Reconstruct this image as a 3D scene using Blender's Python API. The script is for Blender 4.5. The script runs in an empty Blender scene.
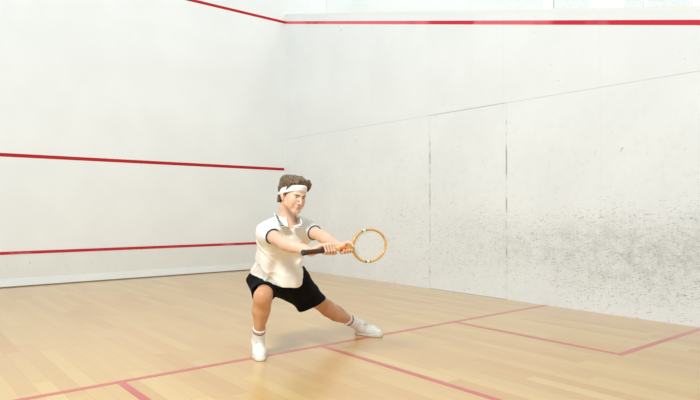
import bpy, math, random
import numpy as np
from mathutils import Vector, Matrix
from mathutils.bvhtree import BVHTree
random.seed(4)
COL = bpy.context.scene.collection
VOX = 1.0            # 1.0 = full detail

# ------------------------------------------------------------------ camera numbers
CAM = Vector((0.4027, -9.2764, 1.0936)); YAW = 0.888006; PITCH = 0.0149; FPX = 588.2
W = 6.375            # court width

# ------------------------------------------------------------------ node helpers
class NT:
    def __init__(s, name):
        s.m = bpy.data.materials.new(name); s.m.use_nodes = True
        s.t = s.m.node_tree; s.n = s.t.nodes; s.l = s.t.links
        s.b = s.n['Principled BSDF']
    def new(s, typ, **k):
        n = s.n.new(typ)
        for a, v in k.items(): setattr(n, a, v)
        return n
    def put(s, sock, v):
        if isinstance(v, bpy.types.NodeSocket): s.l.new(v, sock)
        else: sock.default_value = v
    def math(s, op, a, b=0.0, c=0.0, clamp=False):
        n = s.new('ShaderNodeMath', operation=op, use_clamp=clamp)
        s.put(n.inputs[0], a); s.put(n.inputs[1], b); s.put(n.inputs[2], c)
        return n.outputs[0]
    def mix(s, f, a, b, mode='MIX'):
        n = s.new('ShaderNodeMix', data_type='RGBA', blend_type=mode)
        s.put(n.inputs[0], f); s.put(n.inputs[6], rgba(a)); s.put(n.inputs[7], rgba(b))
        return n.outputs[2]
    def ramp(s, f, lo, hi):
        n = s.new('ShaderNodeMapRange', interpolation_type='SMOOTHSTEP'); s.put(n.inputs[0], f)
        n.inputs[1].default_value = lo; n.inputs[2].default_value = hi
        return n.outputs[0]
    def coord(s, which='Object', scale=(1, 1, 1), rot=(0, 0, 0)):
        t = s.new('ShaderNodeTexCoord'); m = s.new('ShaderNodeMapping')
        m.inputs['Scale'].default_value = scale; m.inputs['Rotation'].default_value = rot
        s.l.new(t.outputs[which], m.inputs[0]); return m.outputs[0]
    def xyz(s, v):
        n = s.new('ShaderNodeSeparateXYZ'); s.put(n.inputs[0], v); return n.outputs
    def comb(s, x, y, z=0.0):
        n = s.new('ShaderNodeCombineXYZ'); s.put(n.inputs[0], x); s.put(n.inputs[1], y); s.put(n.inputs[2], z); return n.outputs[0]
    def noise(s, v, scale, detail=4.0, rough=.5):
        n = s.new('ShaderNodeTexNoise'); s.put(n.inputs['Vector'], v)
        n.inputs['Scale'].default_value = scale; n.inputs['Detail'].default_value = detail; n.inputs['Roughness'].default_value = rough
        return n.outputs[0]
    def white(s, v, dim='2D'):
        n = s.new('ShaderNodeTexWhiteNoise', noise_dimensions=dim)
        s.put(n.inputs['Vector' if dim != '1D' else 'W'], v); return n.outputs[0]
    def bump(s, h, strength=.2, dist=.01):
        n = s.new('ShaderNodeBump'); n.inputs['Strength'].default_value = strength; n.inputs['Distance'].default_value = dist
        s.put(n.inputs['Height'], h); s.l.new(n.outputs[0], s.b.inputs['Normal'])
    def set(s, **k):
        for a, v in k.items():
            s.put(s.b.inputs[a.replace('_', ' ')], v)
        return s.m
def rgba(c):
    if isinstance(c, (tuple, list)) and len(c) == 3: return (*c, 1)
    return c
def srgb(r, g, b):
    f = lambda c: c/12.92 if c <= .04045 else ((c+.055)/1.055)**2.4
    return tuple(f(v/255) for v in (r, g, b))
def simple(name, c, rough=.6, var=.06, scale=30, bump=0.0, **k):
    t = NT(name); v = t.coord()
    n = t.noise(v, scale, 5)
    d = tuple(x*(1-var*2) for x in c)
    t.set(Base_Color=t.mix(n, d, tuple(min(1, x*(1+var)) for x in c)), Roughness=rough, **k)
    if bump: t.bump(n, bump, .003)
    return t.m

# ------------------------------------------------------------------ mesh helpers
def mesh_obj(name, V, Fc, mat, parent=None, smooth=False, fmat=None):
    me = bpy.data.meshes.new(name)
    me.from_pydata([tuple(v) for v in V], [], [tuple(f) for f in Fc]); me.update()
    for m in (mat if isinstance(mat, (list, tuple)) else [mat]): me.materials.append(m)
    if smooth: me.polygons.foreach_set('use_smooth', [True]*len(me.polygons))
    if fmat is not None: me.polygons.foreach_set('material_index', np.asarray(fmat, dtype=np.int32))
    o = bpy.data.objects.new(name, me); COL.objects.link(o)
    if parent: o.parent = parent
    return o
class MB:
    def __init__(s): s.V = []; s.F = []; s.M = []
    def add(s, V, F, m=0):
        b = len(s.V); s.V += [tuple(v) for v in V]; s.F += [tuple(i+b for i in f) for f in F]; s.M += [m]*len(F); return s
    def box(s, lo, hi, m=0):
        x0, y0, z0 = lo; x1, y1, z1 = hi
        V = [(x0,y0,z0),(x1,y0,z0),(x1,y1,z0),(x0,y1,z0),(x0,y0,z1),(x1,y0,z1),(x1,y1,z1),(x0,y1,z1)]
        return s.add(V, [(0,3,2,1),(4,5,6,7),(0,1,5,4),(1,2,6,5),(2,3,7,6),(3,0,4,7)], m)
    def prism(s, prof, axis_a, axis_b, ext0, ext1, m=0):   # prof: list of 3D points, extruded by vectors
        n = len(prof); P = [Vector(p) for p in prof]
        V = [p+Vector(ext0) for p in P]+[p+Vector(ext1) for p in P]
        F = [tuple(range(n))[::-1], tuple(range(n, 2*n))]+[(i, (i+1) % n, n+(i+1) % n, n+i) for i in range(n)]
        return s.add(V, F, m)
    def tube(s, pts, rad, n=8, closed=False, m=0, sec=None):
        """sweep; rad number or list; sec=(u-half, v-half, normal vector) gives an oval section"""
        P = [Vector(p) for p in pts]; N = len(P); V = []
        ref = None
        for i, p in enumerate(P):
            a = P[(i+1) % N] if (closed or i < N-1) else P[i]; b = P[i-1] if (closed or i > 0) else P[i]
            t = (a-b).normalized()
            if sec:
                v = Vector(sec[2]); v = (v-t*v.dot(t)).normalized(); u = v.cross(t)
                ru, rv = sec[0], sec[1]
                if isinstance(ru, (list, tuple)): ru = ru[i]
                if isinstance(rv, (list, tuple)): rv = rv[i]
            else:
                if ref is None:
                    ref = Vector((0, 0, 1)) if abs(t.z) < .9 else Vector((1, 0, 0))
                v = (ref-t*ref.dot(t)).normalized(); ref = v; u = v.cross(t)
                ru = rv = rad[i] if isinstance(rad, (list, tuple)) else rad
            for k in range(n):
                a_ = 2*math.pi*k/n; V.append(p+u*(math.cos(a_)*ru)+v*(math.sin(a_)*rv))
        F = []
        for i in range(N if closed else N-1):
            j = (i+1) % N
            for k in range(n): F.append((i*n+k, i*n+(k+1) % n, j*n+(k+1) % n, j*n+k))
        if not closed: F += [tuple(range(n))[::-1], tuple((N-1)*n+k for k in range(n))]
        return s.add(V, F, m)
    def build(s, name, mat, parent=None, smooth=False):
        return mesh_obj(name, s.V, s.F, mat, parent, smooth, s.M)
def tag(o, label=None, cat=None, group=None, kind=None):
    if label: o['label'] = label
    if cat: o['category'] = cat
    if group: o['group'] = group
    if kind: o['kind'] = kind
    return o
def struct(o): o['kind'] = 'structure'; return o
def empty(name, loc, rz=0):
    o = bpy.data.objects.new(name, None); COL.objects.link(o); o.location = loc; o.rotation_euler = (0, 0, rz); o.empty_display_size = .1; return o

# ================================================================== COURT
RED = srgb(196, 42, 52)
# ---- materials of the shell
t = NT('front_wall_plaster'); v = t.coord()
n1 = t.noise(v, 1.3, 5); n2 = t.noise(v, 60, 3)
c = t.mix(t.ramp(n1, .35, .7), srgb(236, 237, 235), srgb(240, 241, 239))
t.set(Base_Color=c, Roughness=.55); t.bump(n2, .08, .002); M_FRONT = t.m

t = NT('side_wall_panels'); v = t.coord(); x, y, z = t.xyz(v)
dist = t.math('MULTIPLY', y, -1.0)                      # metres from the front wall
base = t.mix(t.ramp(t.noise(v, 1.1, 5), .35, .7), srgb(236, 238, 237), srgb(241, 243, 242))
# scuffed band of ball grime about a metre up, stronger away from the front wall
wob = t.math('MULTIPLY', t.math('SUBTRACT', t.noise(v, 1.0, 4), .5), .7)
h = t.math('ADD', z, wob)
band = t.math('MULTIPLY', t.ramp(h, .05, .62), t.math('SUBTRACT', 1.0, t.ramp(h, .78, 1.18)))
far = t.ramp(dist, 2.6, 7.4)
cloud = t.ramp(t.noise(t.comb(0.0, t.math('MULTIPLY', y, .8), z), 9, 9, .82), .36, .70)
grime = t.math('MULTIPLY', t.math('MULTIPLY', band, far), t.math('MULTIPLY_ADD', cloud, .46, .08))
faint = t.math('MULTIPLY', t.math('SUBTRACT', 1.0, t.ramp(z, 1.2, 3.2)), t.math('MULTIPLY', t.ramp(t.noise(v, 11, 8, .75), .48, .75), .13))
g = t.math('MAXIMUM', grime, faint)
col = t.mix(g, base, srgb(140, 138, 124))
# ball marks: short slanted dashes
def dashes(sx, sz, rot, seed, dens_lo, lo, hi):
    vv = t.new('ShaderNodeMapping'); vv.inputs['Rotation'].default_value = (rot, 0, 0); vv.inputs['Location'].default_value = (0, seed, seed*.37)
    t.l.new(v, vv.inputs[0]); X, Y, Z = t.xyz(vv.outputs[0])
    wv = t.noise(v, seed*.4+1.5, 2)
    cy = t.math('MULTIPLY', t.math('ADD', Y, t.math('MULTIPLY', wv, .11)), sx); cz = t.math('MULTIPLY', t.math('ADD', Z, t.math('MULTIPLY', wv, .16)), sz)
    cell = t.comb(t.math('FLOOR', cy), t.math('FLOOR', cz))
    r = t.white(cell); r2 = t.white(t.comb(t.math('ADD', t.math('FLOOR', cy), 91.3), t.math('FLOOR', cz)))
    fy = t.math('ABSOLUTE', t.math('SUBTRACT', t.math('FRACT', cy), .5)); 
    fz = t.math('ABSOLUTE', t.math('SUBTRACT', t.math('FRACT', cz), t.math('MULTIPLY_ADD', r2, .5, .25)))
    inside = t.math('MULTIPLY', t.math('SUBTRACT', 1.0, t.ramp(fy, .22, .42)), t.math('SUBTRACT', 1.0, t.ramp(fz, .10, .24)))
    low = t.math('MULTIPLY', t.ramp(h, .0, .35), t.math('SUBTRACT', 1.0, t.ramp(h, .8, 1.3)))
    dens = t.math('MULTIPLY_ADD', t.math('MULTIPLY', low, t.ramp(dist, 1.2, 6.8)), hi, lo)
    on = t.math('LESS_THAN', r, dens)
    return t.math('MULTIPLY', t.math('MULTIPLY', inside, on), t.math('MULTIPLY_ADD', r2, .7, .12))
d1 = dashes(24, 84, .05, 3.1, 0, .0008, .26)
d2 = dashes(37, 120, .16, 7.7, 0, .0015, .34)
d3 = dashes(11, 60, .5, 13.3, 0, .001, .04)
dd = t.math('MAXIMUM', t.math('MAXIMUM', d1, d2), d3)
col = t.mix(t.math('MULTIPLY', dd, .78), col, srgb(96, 96, 86))
# panel joints: 1.22 m sheets and one level joint
fr = t.math('FRACT', t.math('DIVIDE', dist, 1.2255))
seam = t.math('LESS_THAN', t.math('ABSOLUTE', t.math('SUBTRACT', fr, .5)), .4967)
seam = t.math('SUBTRACT', 1.0, seam)
lvl = t.math('LESS_THAN', t.math('ABSOLUTE', t.math('SUBTRACT', z, 2.385)), .004)
j = t.math('MULTIPLY', t.math('MAXIMUM', t.math('MULTIPLY', seam, .18), lvl), t.math('MULTIPLY_ADD', t.noise(v, 2.2, 3), .55, .0))
col = t.mix(j, col, srgb(120, 120, 112))
ed = t.math('MINIMUM', t.math('ABSOLUTE', t.math('SUBTRACT', dist, 3.68)), t.math('ABSOLUTE', t.math('SUBTRACT', dist, 4.94)))
eg = t.math('MULTIPLY', t.math('LESS_THAN', ed, .011), t.math('LESS_THAN', z, 2.385))
eg = t.math('MULTIPLY', eg, t.ramp(t.noise(t.comb(0.0, t.math('MULTIPLY', y, 2.0), z), 3.2, 4, .7), .46, .62))
col = t.mix(t.math('MULTIPLY', eg, .55), col, srgb(112, 110, 98))
t.set(Base_Color=col, Roughness=.5); t.bump(t.noise(v, 45, 4), .12, .002); M_SIDE = t.m

t = NT('door_panel_grimy')
M_DOORGAP = simple('dark_joint', srgb(70, 68, 62), .9, .1)

def red_paint(name, base, fade, scale, lo=.52, hi=.68, rough=.4, amt=.7):
    t = NT(name); v = t.coord(); n = t.noise(v, scale, 3)
    t.set(Base_Color=t.mix(t.math('MULTIPLY', t.ramp(n, lo, hi), amt), base, fade), Roughness=rough); return t.m
M_REDF = red_paint('front_line_paint', srgb(180, 0, 5), srgb(192, 16, 24), 2.0, rough=.7, amt=.4)
M_REDS = red_paint('side_line_paint', srgb(206, 24, 46), srgb(240, 118, 128), 1.1, .44, .56)
M_REDT = red_paint('tin_board_paint', srgb(186, 8, 22), srgb(208, 110, 122), 1.6, .58, .66)

t = NT('tin_panel_paint'); v = t.coord(); n = t.noise(v, 3, 6, .6)
sp = t.ramp(t.noise(v, 26, 2), .70, .76)
cc = t.mix(n, srgb(226, 227, 222), srgb(236, 237, 233))
t.set(Base_Color=t.mix(t.math('MULTIPLY', sp, .5), cc, srgb(150, 146, 138)), Roughness=.5); M_TIN = t.m
M_WHITE = simple('white_painted_wood', srgb(240, 240, 236), .5, .02)
M_GREYW = simple('gallery_grey_paint', srgb(242, 243, 240), .6, .01, 4)

# ---- floor: maple strips running front to back, painted court lines as thin decals
t = NT('maple_floor'); v = t.coord(); x, y, z = t.xyz(v)
PWID = .108
row = t.math('FLOOR', t.math('DIVIDE', x, PWID))
rr = t.white(row, '1D')
u = t.math('ADD', t.math('DIVIDE', y, t.math('MULTIPLY_ADD', rr, .55, .75)), t.math('MULTIPLY', rr, 17.0))
pid = t.comb(row, t.math('FLOOR', u)); r1 = t.white(pid); r2 = t.white(t.comb(t.math('ADD', row, 77.7), t.math('FLOOR', u)))
ca = t.mix(t.ramp(r1, 0, 1), srgb(208, 160, 88), srgb(220, 184, 114))
cb = t.mix(r2, srgb(200, 144, 78), srgb(224, 192, 124))
col = t.mix(.5, ca, cb)
dark = t.math('GREATER_THAN', r2, .93); col = t.mix(t.math('MULTIPLY', dark, .30), col, srgb(186, 132, 78))
grain = t.noise(t.comb(t.math('MULTIPLY', x, 34.0), t.math('MULTIPLY', y, 1.6), t.math('MULTIPLY', r1, 40.0)), 1.0, 6, .6)
col = t.mix(t.math('MULTIPLY', t.ramp(grain, .45, .8), .15), col, srgb(190, 138, 84))
broad = t.noise(v, .6, 2); col = t.mix(t.math('MULTIPLY', t.ramp(broad, .4, .7), .25), col, srgb(224, 172, 120))
fx = t.math('FRACT', t.math('DIVIDE', x, PWID)); ex = t.math('LESS_THAN', t.math('MINIMUM', fx, t.math('SUBTRACT', 1.0, fx)), .012)
fu = t.math('FRACT', u); eu = t.math('LESS_THAN', t.math('MINIMUM', fu, t.math('SUBTRACT', 1.0, fu)), .0022)
edge = t.math('MAXIMUM', ex, eu)
col = t.mix(t.math('MULTIPLY', edge, .42), col, srgb(128, 84, 48))
t.set(Base_Color=col, Roughness=.34, Specular_IOR_Level=.5, Coat_Weight=1.0, Coat_Roughness=.285, Coat_IOR=1.6); M_FLOOR = t.m
t = NT('floor_line_paint'); v = t.coord(); n = t.noise(v, 1.5, 4)
t.set(Base_Color=t.mix(t.ramp(n, .4, .65), srgb(196, 40, 44), srgb(206, 70, 70)), Roughness=.34, Coat_Weight=1.0, Coat_Roughness=.285, Coat_IOR=1.6); M_FLINE = t.m

struct(MB().box((-.2, -10.2, -.12), (W, 0, 0)).build('floor', M_FLOOR))
sh = 5.476; LH = .0012
def fline(nm, x0, y0, x1, y1): struct(MB().box((x0, y0, 0), (x1, y1, LH)).build(nm, M_FLINE))
fline('trim_1', 0, -sh-.025, W-.002, -sh+.025)                       # short line
fline('trim_2', 3.199-.025, -9.75, 3.199+.025, -sh-.025)             # half court line
fline('trim_3', 1.629-.025, -7.135, 1.629+.025, -sh-.025)            # left box
fline('trim_4', 0, -7.135, 1.629-.025, -7.085)
fline('trim_5', 4.796-.025, -7.135, 4.796+.025, -sh-.025)            # right box
fline('trim_6', 4.796+.025, -7.135, W-.002, -7.085)

# ---- front wall with out line, service line and tin
struct(MB().box((-.2, 0, -.12), (W+1.7, .3, 6.2)).build('wall_front', M_FRONT))
struct(MB().box((0, -.0015, 4.555), (W, 0, 4.603)).build('trim_7', M_REDF))
struct(MB().box((0, -.0015, 1.801), (W-.012, 0, 1.851)).build('trim_8', M_REDF))
struct(MB().box((0, -.014, .115), (W, -.0, .452)).build('trim_9', M_TIN))
struct(MB().add(*(lambda V: (V, [(0,1,2,3),(7,6,5,4),(0,4,5,1),(1,5,6,2),(2,6,7,3),(3,7,4,0)]))(
    [(0,-.018,.452),(0,0,.452),(0,0,.492),(0,-.008,.492),(W,-.018,.452),(W,0,.452),(W,0,.492),(W,-.008,.492)])).build('trim_10', M_REDT))
b = MB().add([(0,-.045,.016),(0,0,.016),(0,0,.13),(0,-.016,.118),(W,-.045,.016),(W,0,.016),(W,0,.13),(W,-.016,.118)],
             [(0,1,2,3),(7,6,5,4),(0,4,5,1),(1,5,6,2),(2,6,7,3),(3,7,4,0)])
struct(b.build('baseboard_front', M_TIN))

# ---- side wall, sloping top
def topz(d): return 4.578-.2453*d+.115
def lz(d): return 4.578-.2453*d
YB = -10.2
DY0, DY1, DZ = -3.68, -4.94, 2.385
def slab(x0, x1, poly):   # poly in (y,z)
    n = len(poly); V = [(x0, y, z) for y, z in poly]+[(x1, y, z) for y, z in poly]
    return V, [tuple(range(n)), tuple(range(2*n-1, n-1, -1))]+[(i, n+i, n+(i+1) % n, (i+1) % n) for i in range(n)]
mb = MB()
g_ = .0028
mb.add(*slab(W, W+.14, [(0, 0), (0, topz(0)), (DY0+g_, topz(-DY0)), (DY0+g_, 0)]))
mb.add(*slab(W, W+.14, [(DY0+g_, DZ+g_), (DY0+g_, topz(-DY0)), (DY1-g_, topz(-DY1)), (DY1-g_, DZ+g_)]))
mb.add(*slab(W, W+.14, [(DY1-g_, 0), (DY1-g_, topz(-DY1)), (YB, topz(-YB)), (YB, 0)]))
struct(mb.build('wall_right', M_SIDE))
struct(MB().box((W+.0015, DY1, .006), (W+.05, DY0, DZ)).build('door_1', M_SIDE))
struct(MB().box((W+.06, DY1-.02, 0), (W+.13, DY0+.02, DZ+.03)).build('trim_11', M_DOORGAP))
mb = MB(); yb = YB
mb.add(*slab(W-.0015, W, [(0, lz(0)-.025), (0, lz(0)+.025), (yb, lz(-yb)+.025), (yb, lz(-yb)-.025)]))
struct(mb.build('trim_12', M_REDS))
mb = MB().add(*slab(W, W+.16, [(0, topz(0)), (0, topz(0)+.045), (yb, topz(-yb)+.045), (yb, topz(-yb))]))
struct(mb.build('trim_13', M_WHITE))

# ---- spectators' gallery beyond the side wall: netting, back wall with tall windows
GX = W+1.6
def gz(d): return 3.55
wins = [(-4.42, -4.55), (-4.585, -4.615), (-5.15, -5.60), (-5.845, -5.90), (-6.41, -6.9), (-7.3, -7.9)]
segs = []; last = 0.0
mb = MB()
for a_, b_ in wins:
    mb.box((GX, a_, 2.2), (GX+.1, last, 6.0)); last = b_
mb.box((GX, -10.2, 2.2), (GX+.1, last, 6.0))
for a_, b_ in wins:
    mb.box((GX, b_, 2.2), (GX+.1, a_, 3.35)); mb.box((GX, b_, 5.4), (GX+.1, a_, 6.0))
struct(mb.build('wall_gallery', M_GREYW))
t = NT('frosted_daylight_glass'); t.set(Base_Color=(.9, .9, .9, 1), Roughness=.4, Emission_Color=(.96, .98, 1, 1), Emission_Strength=.9); M_GLASS = t.m
for i, (a_, b_) in enumerate(wins):
    f = .012; mb = MB()
    mb.box((GX+.03, b_, 3.35), (GX+.07, b_+f, 5.4)); mb.box((GX+.03, a_-f, 3.35), (GX+.07, a_, 5.4))
    mb.box((GX+.03, b_+f, 3.35), (GX+.07, a_-f, 3.37)); mb.box((GX+.03, b_+f, 5.38), (GX+.07, a_-f, 5.4))
    w = struct(mb.build('window_%d' % (i+1), M_WHITE))
    MB().box((GX+.048, b_+f, 3.37), (GX+.052, a_-f, 5.38)).build('pane', M_GLASS, w)
struct(MB().box((W+.14, -10.2, 2.1), (GX+.1, 0, 2.2)).build('floor_gallery', M_GREYW))
# diamond netting on the wall top, hung from a sagging head cable
M_NET = simple('net_cord', srgb(222, 224, 220), .8, .03)
def net_top(d): return 4.95 + .25*math.sin(min(1, d/9.75)*math.pi)*0
nt = empty('ball_net', (W+.07, -5.0, topz(5.0)+.045))
mb = MB(); pit = .075; half = .0011
y0n, y1n = -1.2, -9.6
def clip_line(yc, sgn):
    # strands at 45 deg: y = yc + sgn*s, z from coping up to 5.6
    pts = []
    for k in range(0, 61):
        s_ = k*.05; y = yc+sgn*s_; d = -y; zb = 2.4+s_
        if y1n <= y <= y0n and topz(d)+.045 <= zb <= 5.0: pts.append((0, y+5.0, zb-topz(5.0)-.045))
    return pts
k = -11.0
while k < 1.5:
    for sg in (1, -1):
        p_ = clip_line(k, sg)
        if len(p_) > 1: mb.tube([p_[0], p_[-1]], half, 3)
    k += pit
mb.build('netting', M_NET, nt)
mb = MB(); 
mb.tube([(0, y0n+5, 5.0-topz(5)-.045), (0, y1n+5, 5.0-topz(5)-.045)], .005, 6)
mb.tube([(0, y0n+5, 5.0-topz(5)-.045), (0, y0n+5, topz(-y0n)-topz(5))], .005, 6)
mb.tube([(0, y1n+5, 5.0-topz(5)-.045), (0, y1n+5, topz(-y1n)-topz(5))], .005, 6)
mb.build('border_cord', M_NET, nt)
tag(nt, 'pale diamond netting rising from the sloping top of the right side wall', 'net')

# ================================================================== FIGURE FRAME
RZ = YAW-math.pi/2
XO, YO = -.45, 4.50
rt = Vector((math.cos(RZ), math.sin(RZ), 0)); fw = Vector((-math.sin(RZ), math.cos(RZ), 0))
base = Vector((CAM.x, CAM.y, 0))+rt*XO+fw*YO
def C(px, py, dep):
    """point seen at px,py at horizontal distance dep, in metres in the figure's own frame (x right, y away, z up)"""
    dx = (px-350)/FPX; dy = (py-200)/FPX
    Y = math.cos(PITCH)+math.sin(PITCH)*dy; Z = math.sin(PITCH)-math.cos(PITCH)*dy
    k = dep/Y
    return np.array([dx*k-XO, dep-YO, CAM.z+Z*k])

# ------------------------------------------------------------------ implicit modelling
class Field:
    def __init__(s, lo, hi, h):
        s.h = h*VOX; s.lo = np.array(lo, float); s.n = (np.ceil((np.array(hi)-s.lo)/s.h).astype(int)+1)
        s.D = np.full(s.n, .2, np.float32)
        s.ax = [(s.lo[i]+np.arange(s.n[i])*s.h).astype(np.float32) for i in range(3)]
    def reg(s, lo, hi, pad):
        a = np.clip(np.floor((np.array(lo)-pad-s.lo)/s.h).astype(int), 0, s.n); b = np.clip(np.ceil((np.array(hi)+pad-s.lo)/s.h).astype(int)+1, 0, s.n)
        sl = tuple(slice(a[i], b[i]) for i in range(3))
        return sl, s.ax[0][sl[0]][:, None, None], s.ax[1][sl[1]][None, :, None], s.ax[2][sl[2]][None, None, :]
    def comb(s, sl, d, k, op):
        A = s.D[sl]
        if op == 'sub': d = -d; A_, d_ = -A, -d
        else: A_, d_ = A, d
        if k > 0:
            hh = np.maximum(k-np.abs(A_-d_), 0)/k; r = np.minimum(A_, d_)-hh*hh*k*.25
        else: r = np.minimum(A_, d_)
        s.D[sl] = -r if op == 'sub' else r
    def cone(s, a, b, ra, rb, k=.01, op='add', flat=None):
        """tapered rounded limb; flat=(axis, factor) squashes the section along axis"""
        a = np.array(a, float); b = np.array(b, float); m = max(ra, rb)*(max(1, flat[1]) if flat else 1)
        sl, X, Y, Z = s.reg(np.minimum(a, b)-m, np.maximum(a, b)+m, k+.012)
        d = (b-a); L2 = max(float(d@d), 1e-9)
        qx, qy, qz = X-a[0], Y-a[1], Z-a[2]
        t = np.clip((qx*d[0]+qy*d[1]+qz*d[2])/L2, 0, 1).astype(np.float32)
        qx = qx-t*d[0]; qy = qy-t*d[1]; qz = qz-t*d[2]
        if flat:
            u = np.array(flat[0], float); u /= np.linalg.norm(u); f = flat[1]
            qu = (qx*u[0]+qy*u[1]+qz*u[2])*(1/f-1)
            qx = qx+u[0]*qu; qy = qy+u[1]*qu; qz = qz+u[2]*qu
        D = np.sqrt(qx*qx+qy*qy+qz*qz)-(ra+(rb-ra)*t)
        if flat and flat[1] < 1: D = D*(.5+.5*flat[1])
        s.comb(sl, D.astype(np.float32), k, op)
    def ell(s, c, r, R=None, k=.01, op='add'):
        c = np.array(c, float); r = np.array(r, float); m = r.max()
        sl, X, Y, Z = s.reg(c-m, c+m, k+.012)
        qx, qy, qz = X-c[0], Y-c[1], Z-c[2]
        if R is None: R = np.eye(3)
        l = [(qx*R[0, i]+qy*R[1, i]+qz*R[2, i]) for i in range(3)]
        k0 = np.sqrt(sum((l[i]/r[i])**2 for i in range(3))); k1 = np.sqrt(sum((l[i]/r[i]**2)**2 for i in range(3)))+1e-6
        s.comb(sl, (k0*(k0-1)/k1).astype(np.float32), k, op)
    def cut(s, p, n, lo=None, hi=None, k=0):
        """remove the side n points to"""
        n = np.array(n, float); n /= np.linalg.norm(n)
        if lo is None: lo, hi = s.lo, s.lo+s.n*s.h
        sl, X, Y, Z = s.reg(lo, hi, 0)
        s.comb(sl, (-((X-p[0])*n[0]+(Y-p[1])*n[1]+(Z-p[2])*n[2])).astype(np.float32)+0*s.D[sl], k, 'sub')
    def warp(s, fn, band=.03):
        idx = np.flatnonzero(np.abs(s.D) < band); i, j, k = np.unravel_index(idx, s.D.shape)
        P = np.stack([s.ax[0][i], s.ax[1][j], s.ax[2][k]], 1); s.D.ravel()[idx] += fn(P).astype(np.float32)
    def mesh(s):
        D = s.D; S = D < 0; S[0] = S[-1] = False; S[:, 0] = S[:, -1] = False; S[:, :, 0] = S[:, :, -1] = False
        cs = [(a, b, c) for a in (0, 1) for b in (0, 1) for c in (0, 1)]
        nx, ny, nz = (np.array(S.shape)-1)
        al = np.ones((nx, ny, nz), bool); an = np.zeros((nx, ny, nz), bool)
        for a, b, c in cs:
            q = S[a:a+nx, b:b+ny, c:c+nz]; al &= q; an |= q
        act = np.flatnonzero(an & ~al); del al, an
        ci = np.stack(np.unravel_index(act, (nx, ny, nz)), 1)
        acc = np.zeros((len(act), 3)); cnt = np.zeros(len(act))
        val = {c: np.where((lambda v, sg: True)(0, 0), D[ci[:, 0]+c[0], ci[:, 1]+c[1], ci[:, 2]+c[2]], 0) for c in cs}
        sg = {c: S[ci[:, 0]+c[0], ci[:, 1]+c[1], ci[:, 2]+c[2]] for c in cs}
        for c in cs:
            for ax in range(3):
                if c[ax]: continue
                e = list(c); e[ax] = 1; e = tuple(e)
                m = sg[c] != sg[e]; v0 = val[c]; v1 = val[e]
                den = v0-v1; den = np.where(np.abs(den) < 1e-9, 1e-9, den); tt = np.clip(v0/den, 0, 1)
                p = np.tile(np.array(c, float), (len(act), 1)); p[:, ax] = tt
                acc[m] += p[m]; cnt[m] += 1
        V = s.lo+(ci+acc/np.maximum(cnt, 1)[:, None])*s.h
        Q = []
        for ax in range(3):
            s0 = [slice(None)]*3; s1 = [slice(None)]*3; s0[ax] = slice(0, -1); s1[ax] = slice(1, None)
            A = S[tuple(s0)]; B = S[tuple(s1)]; e = np.flatnonzero(A != B); ei = np.stack(np.unravel_index(e, A.shape), 1)
            u, w = (ax+1) % 3, (ax+2) % 3
            inside = A.ravel()[e]; quad = []
            for du, dw in ((-1, -1), (0, -1), (0, 0), (-1, 0)):
                q = ei.copy(); q[:, u] += du; q[:, w] += dw
                quad.append(np.searchsorted(act, (q[:, 0]*ny+q[:, 1])*nz+q[:, 2]))
            quad = np.stack(quad, 1); quad[~inside] = quad[~inside][:, ::-1]; Q.append(quad)
        return V, np.concatenate(Q)
    def build(s, name, mats, parent=None, fmat=None, relax=1):
        V, Q = s.mesh()
        for _ in range(relax):
            # one tangential-ish smoothing pass
            A = np.zeros_like(V); n = np.zeros(len(V))
            for i in range(4):
                for j in (1, 3):
                    np.add.at(A, Q[:, i], V[Q[:, (i+j) % 4]]); np.add.at(n, Q[:, i], 1)
            V = V*.5+.5*A/np.maximum(n, 1)[:, None]
        me = bpy.data.meshes.new(name); me.vertices.add(len(V)); me.vertices.foreach_set('co', V.astype(np.float32).ravel())
        me.loops.add(len(Q)*4); me.loops.foreach_set('vertex_index', Q.astype(np.int32).ravel())
        me.polygons.add(len(Q)); me.polygons.foreach_set('loop_start', np.arange(0, len(Q)*4, 4, dtype=np.int32))
        me.polygons.foreach_set('loop_total', np.full(len(Q), 4, dtype=np.int32))
        me.polygons.foreach_set('use_smooth', np.ones(len(Q), bool))
        for m in (mats if isinstance(mats, (list, tuple)) else [mats]): me.materials.append(m)
        if fmat is not None: me.polygons.foreach_set('material_index', fmat(V[Q].mean(1)).astype(np.int32))
        me.update(calc_edges=True); me.validate()
        o = bpy.data.objects.new(name, me); COL.objects.link(o)
        if parent: o.parent = parent
        s.D = None
        return o
def waves(P, seed, freq, amp, n=6):
    r = np.random.RandomState(seed); out = 0
    for _ in range(n):
        d = r.normal(size=3); d /= np.linalg.norm(d); out = out+np.sin(P@d*freq*r.uniform(.7, 1.4)+r.uniform(0, 6.28))
    return out/n*amp
def lerp(a, b, t): return np.array(a)*(1-t)+np.array(b)*t
def unit(v): v = np.array(v, float); return v/np.linalg.norm(v)

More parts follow.
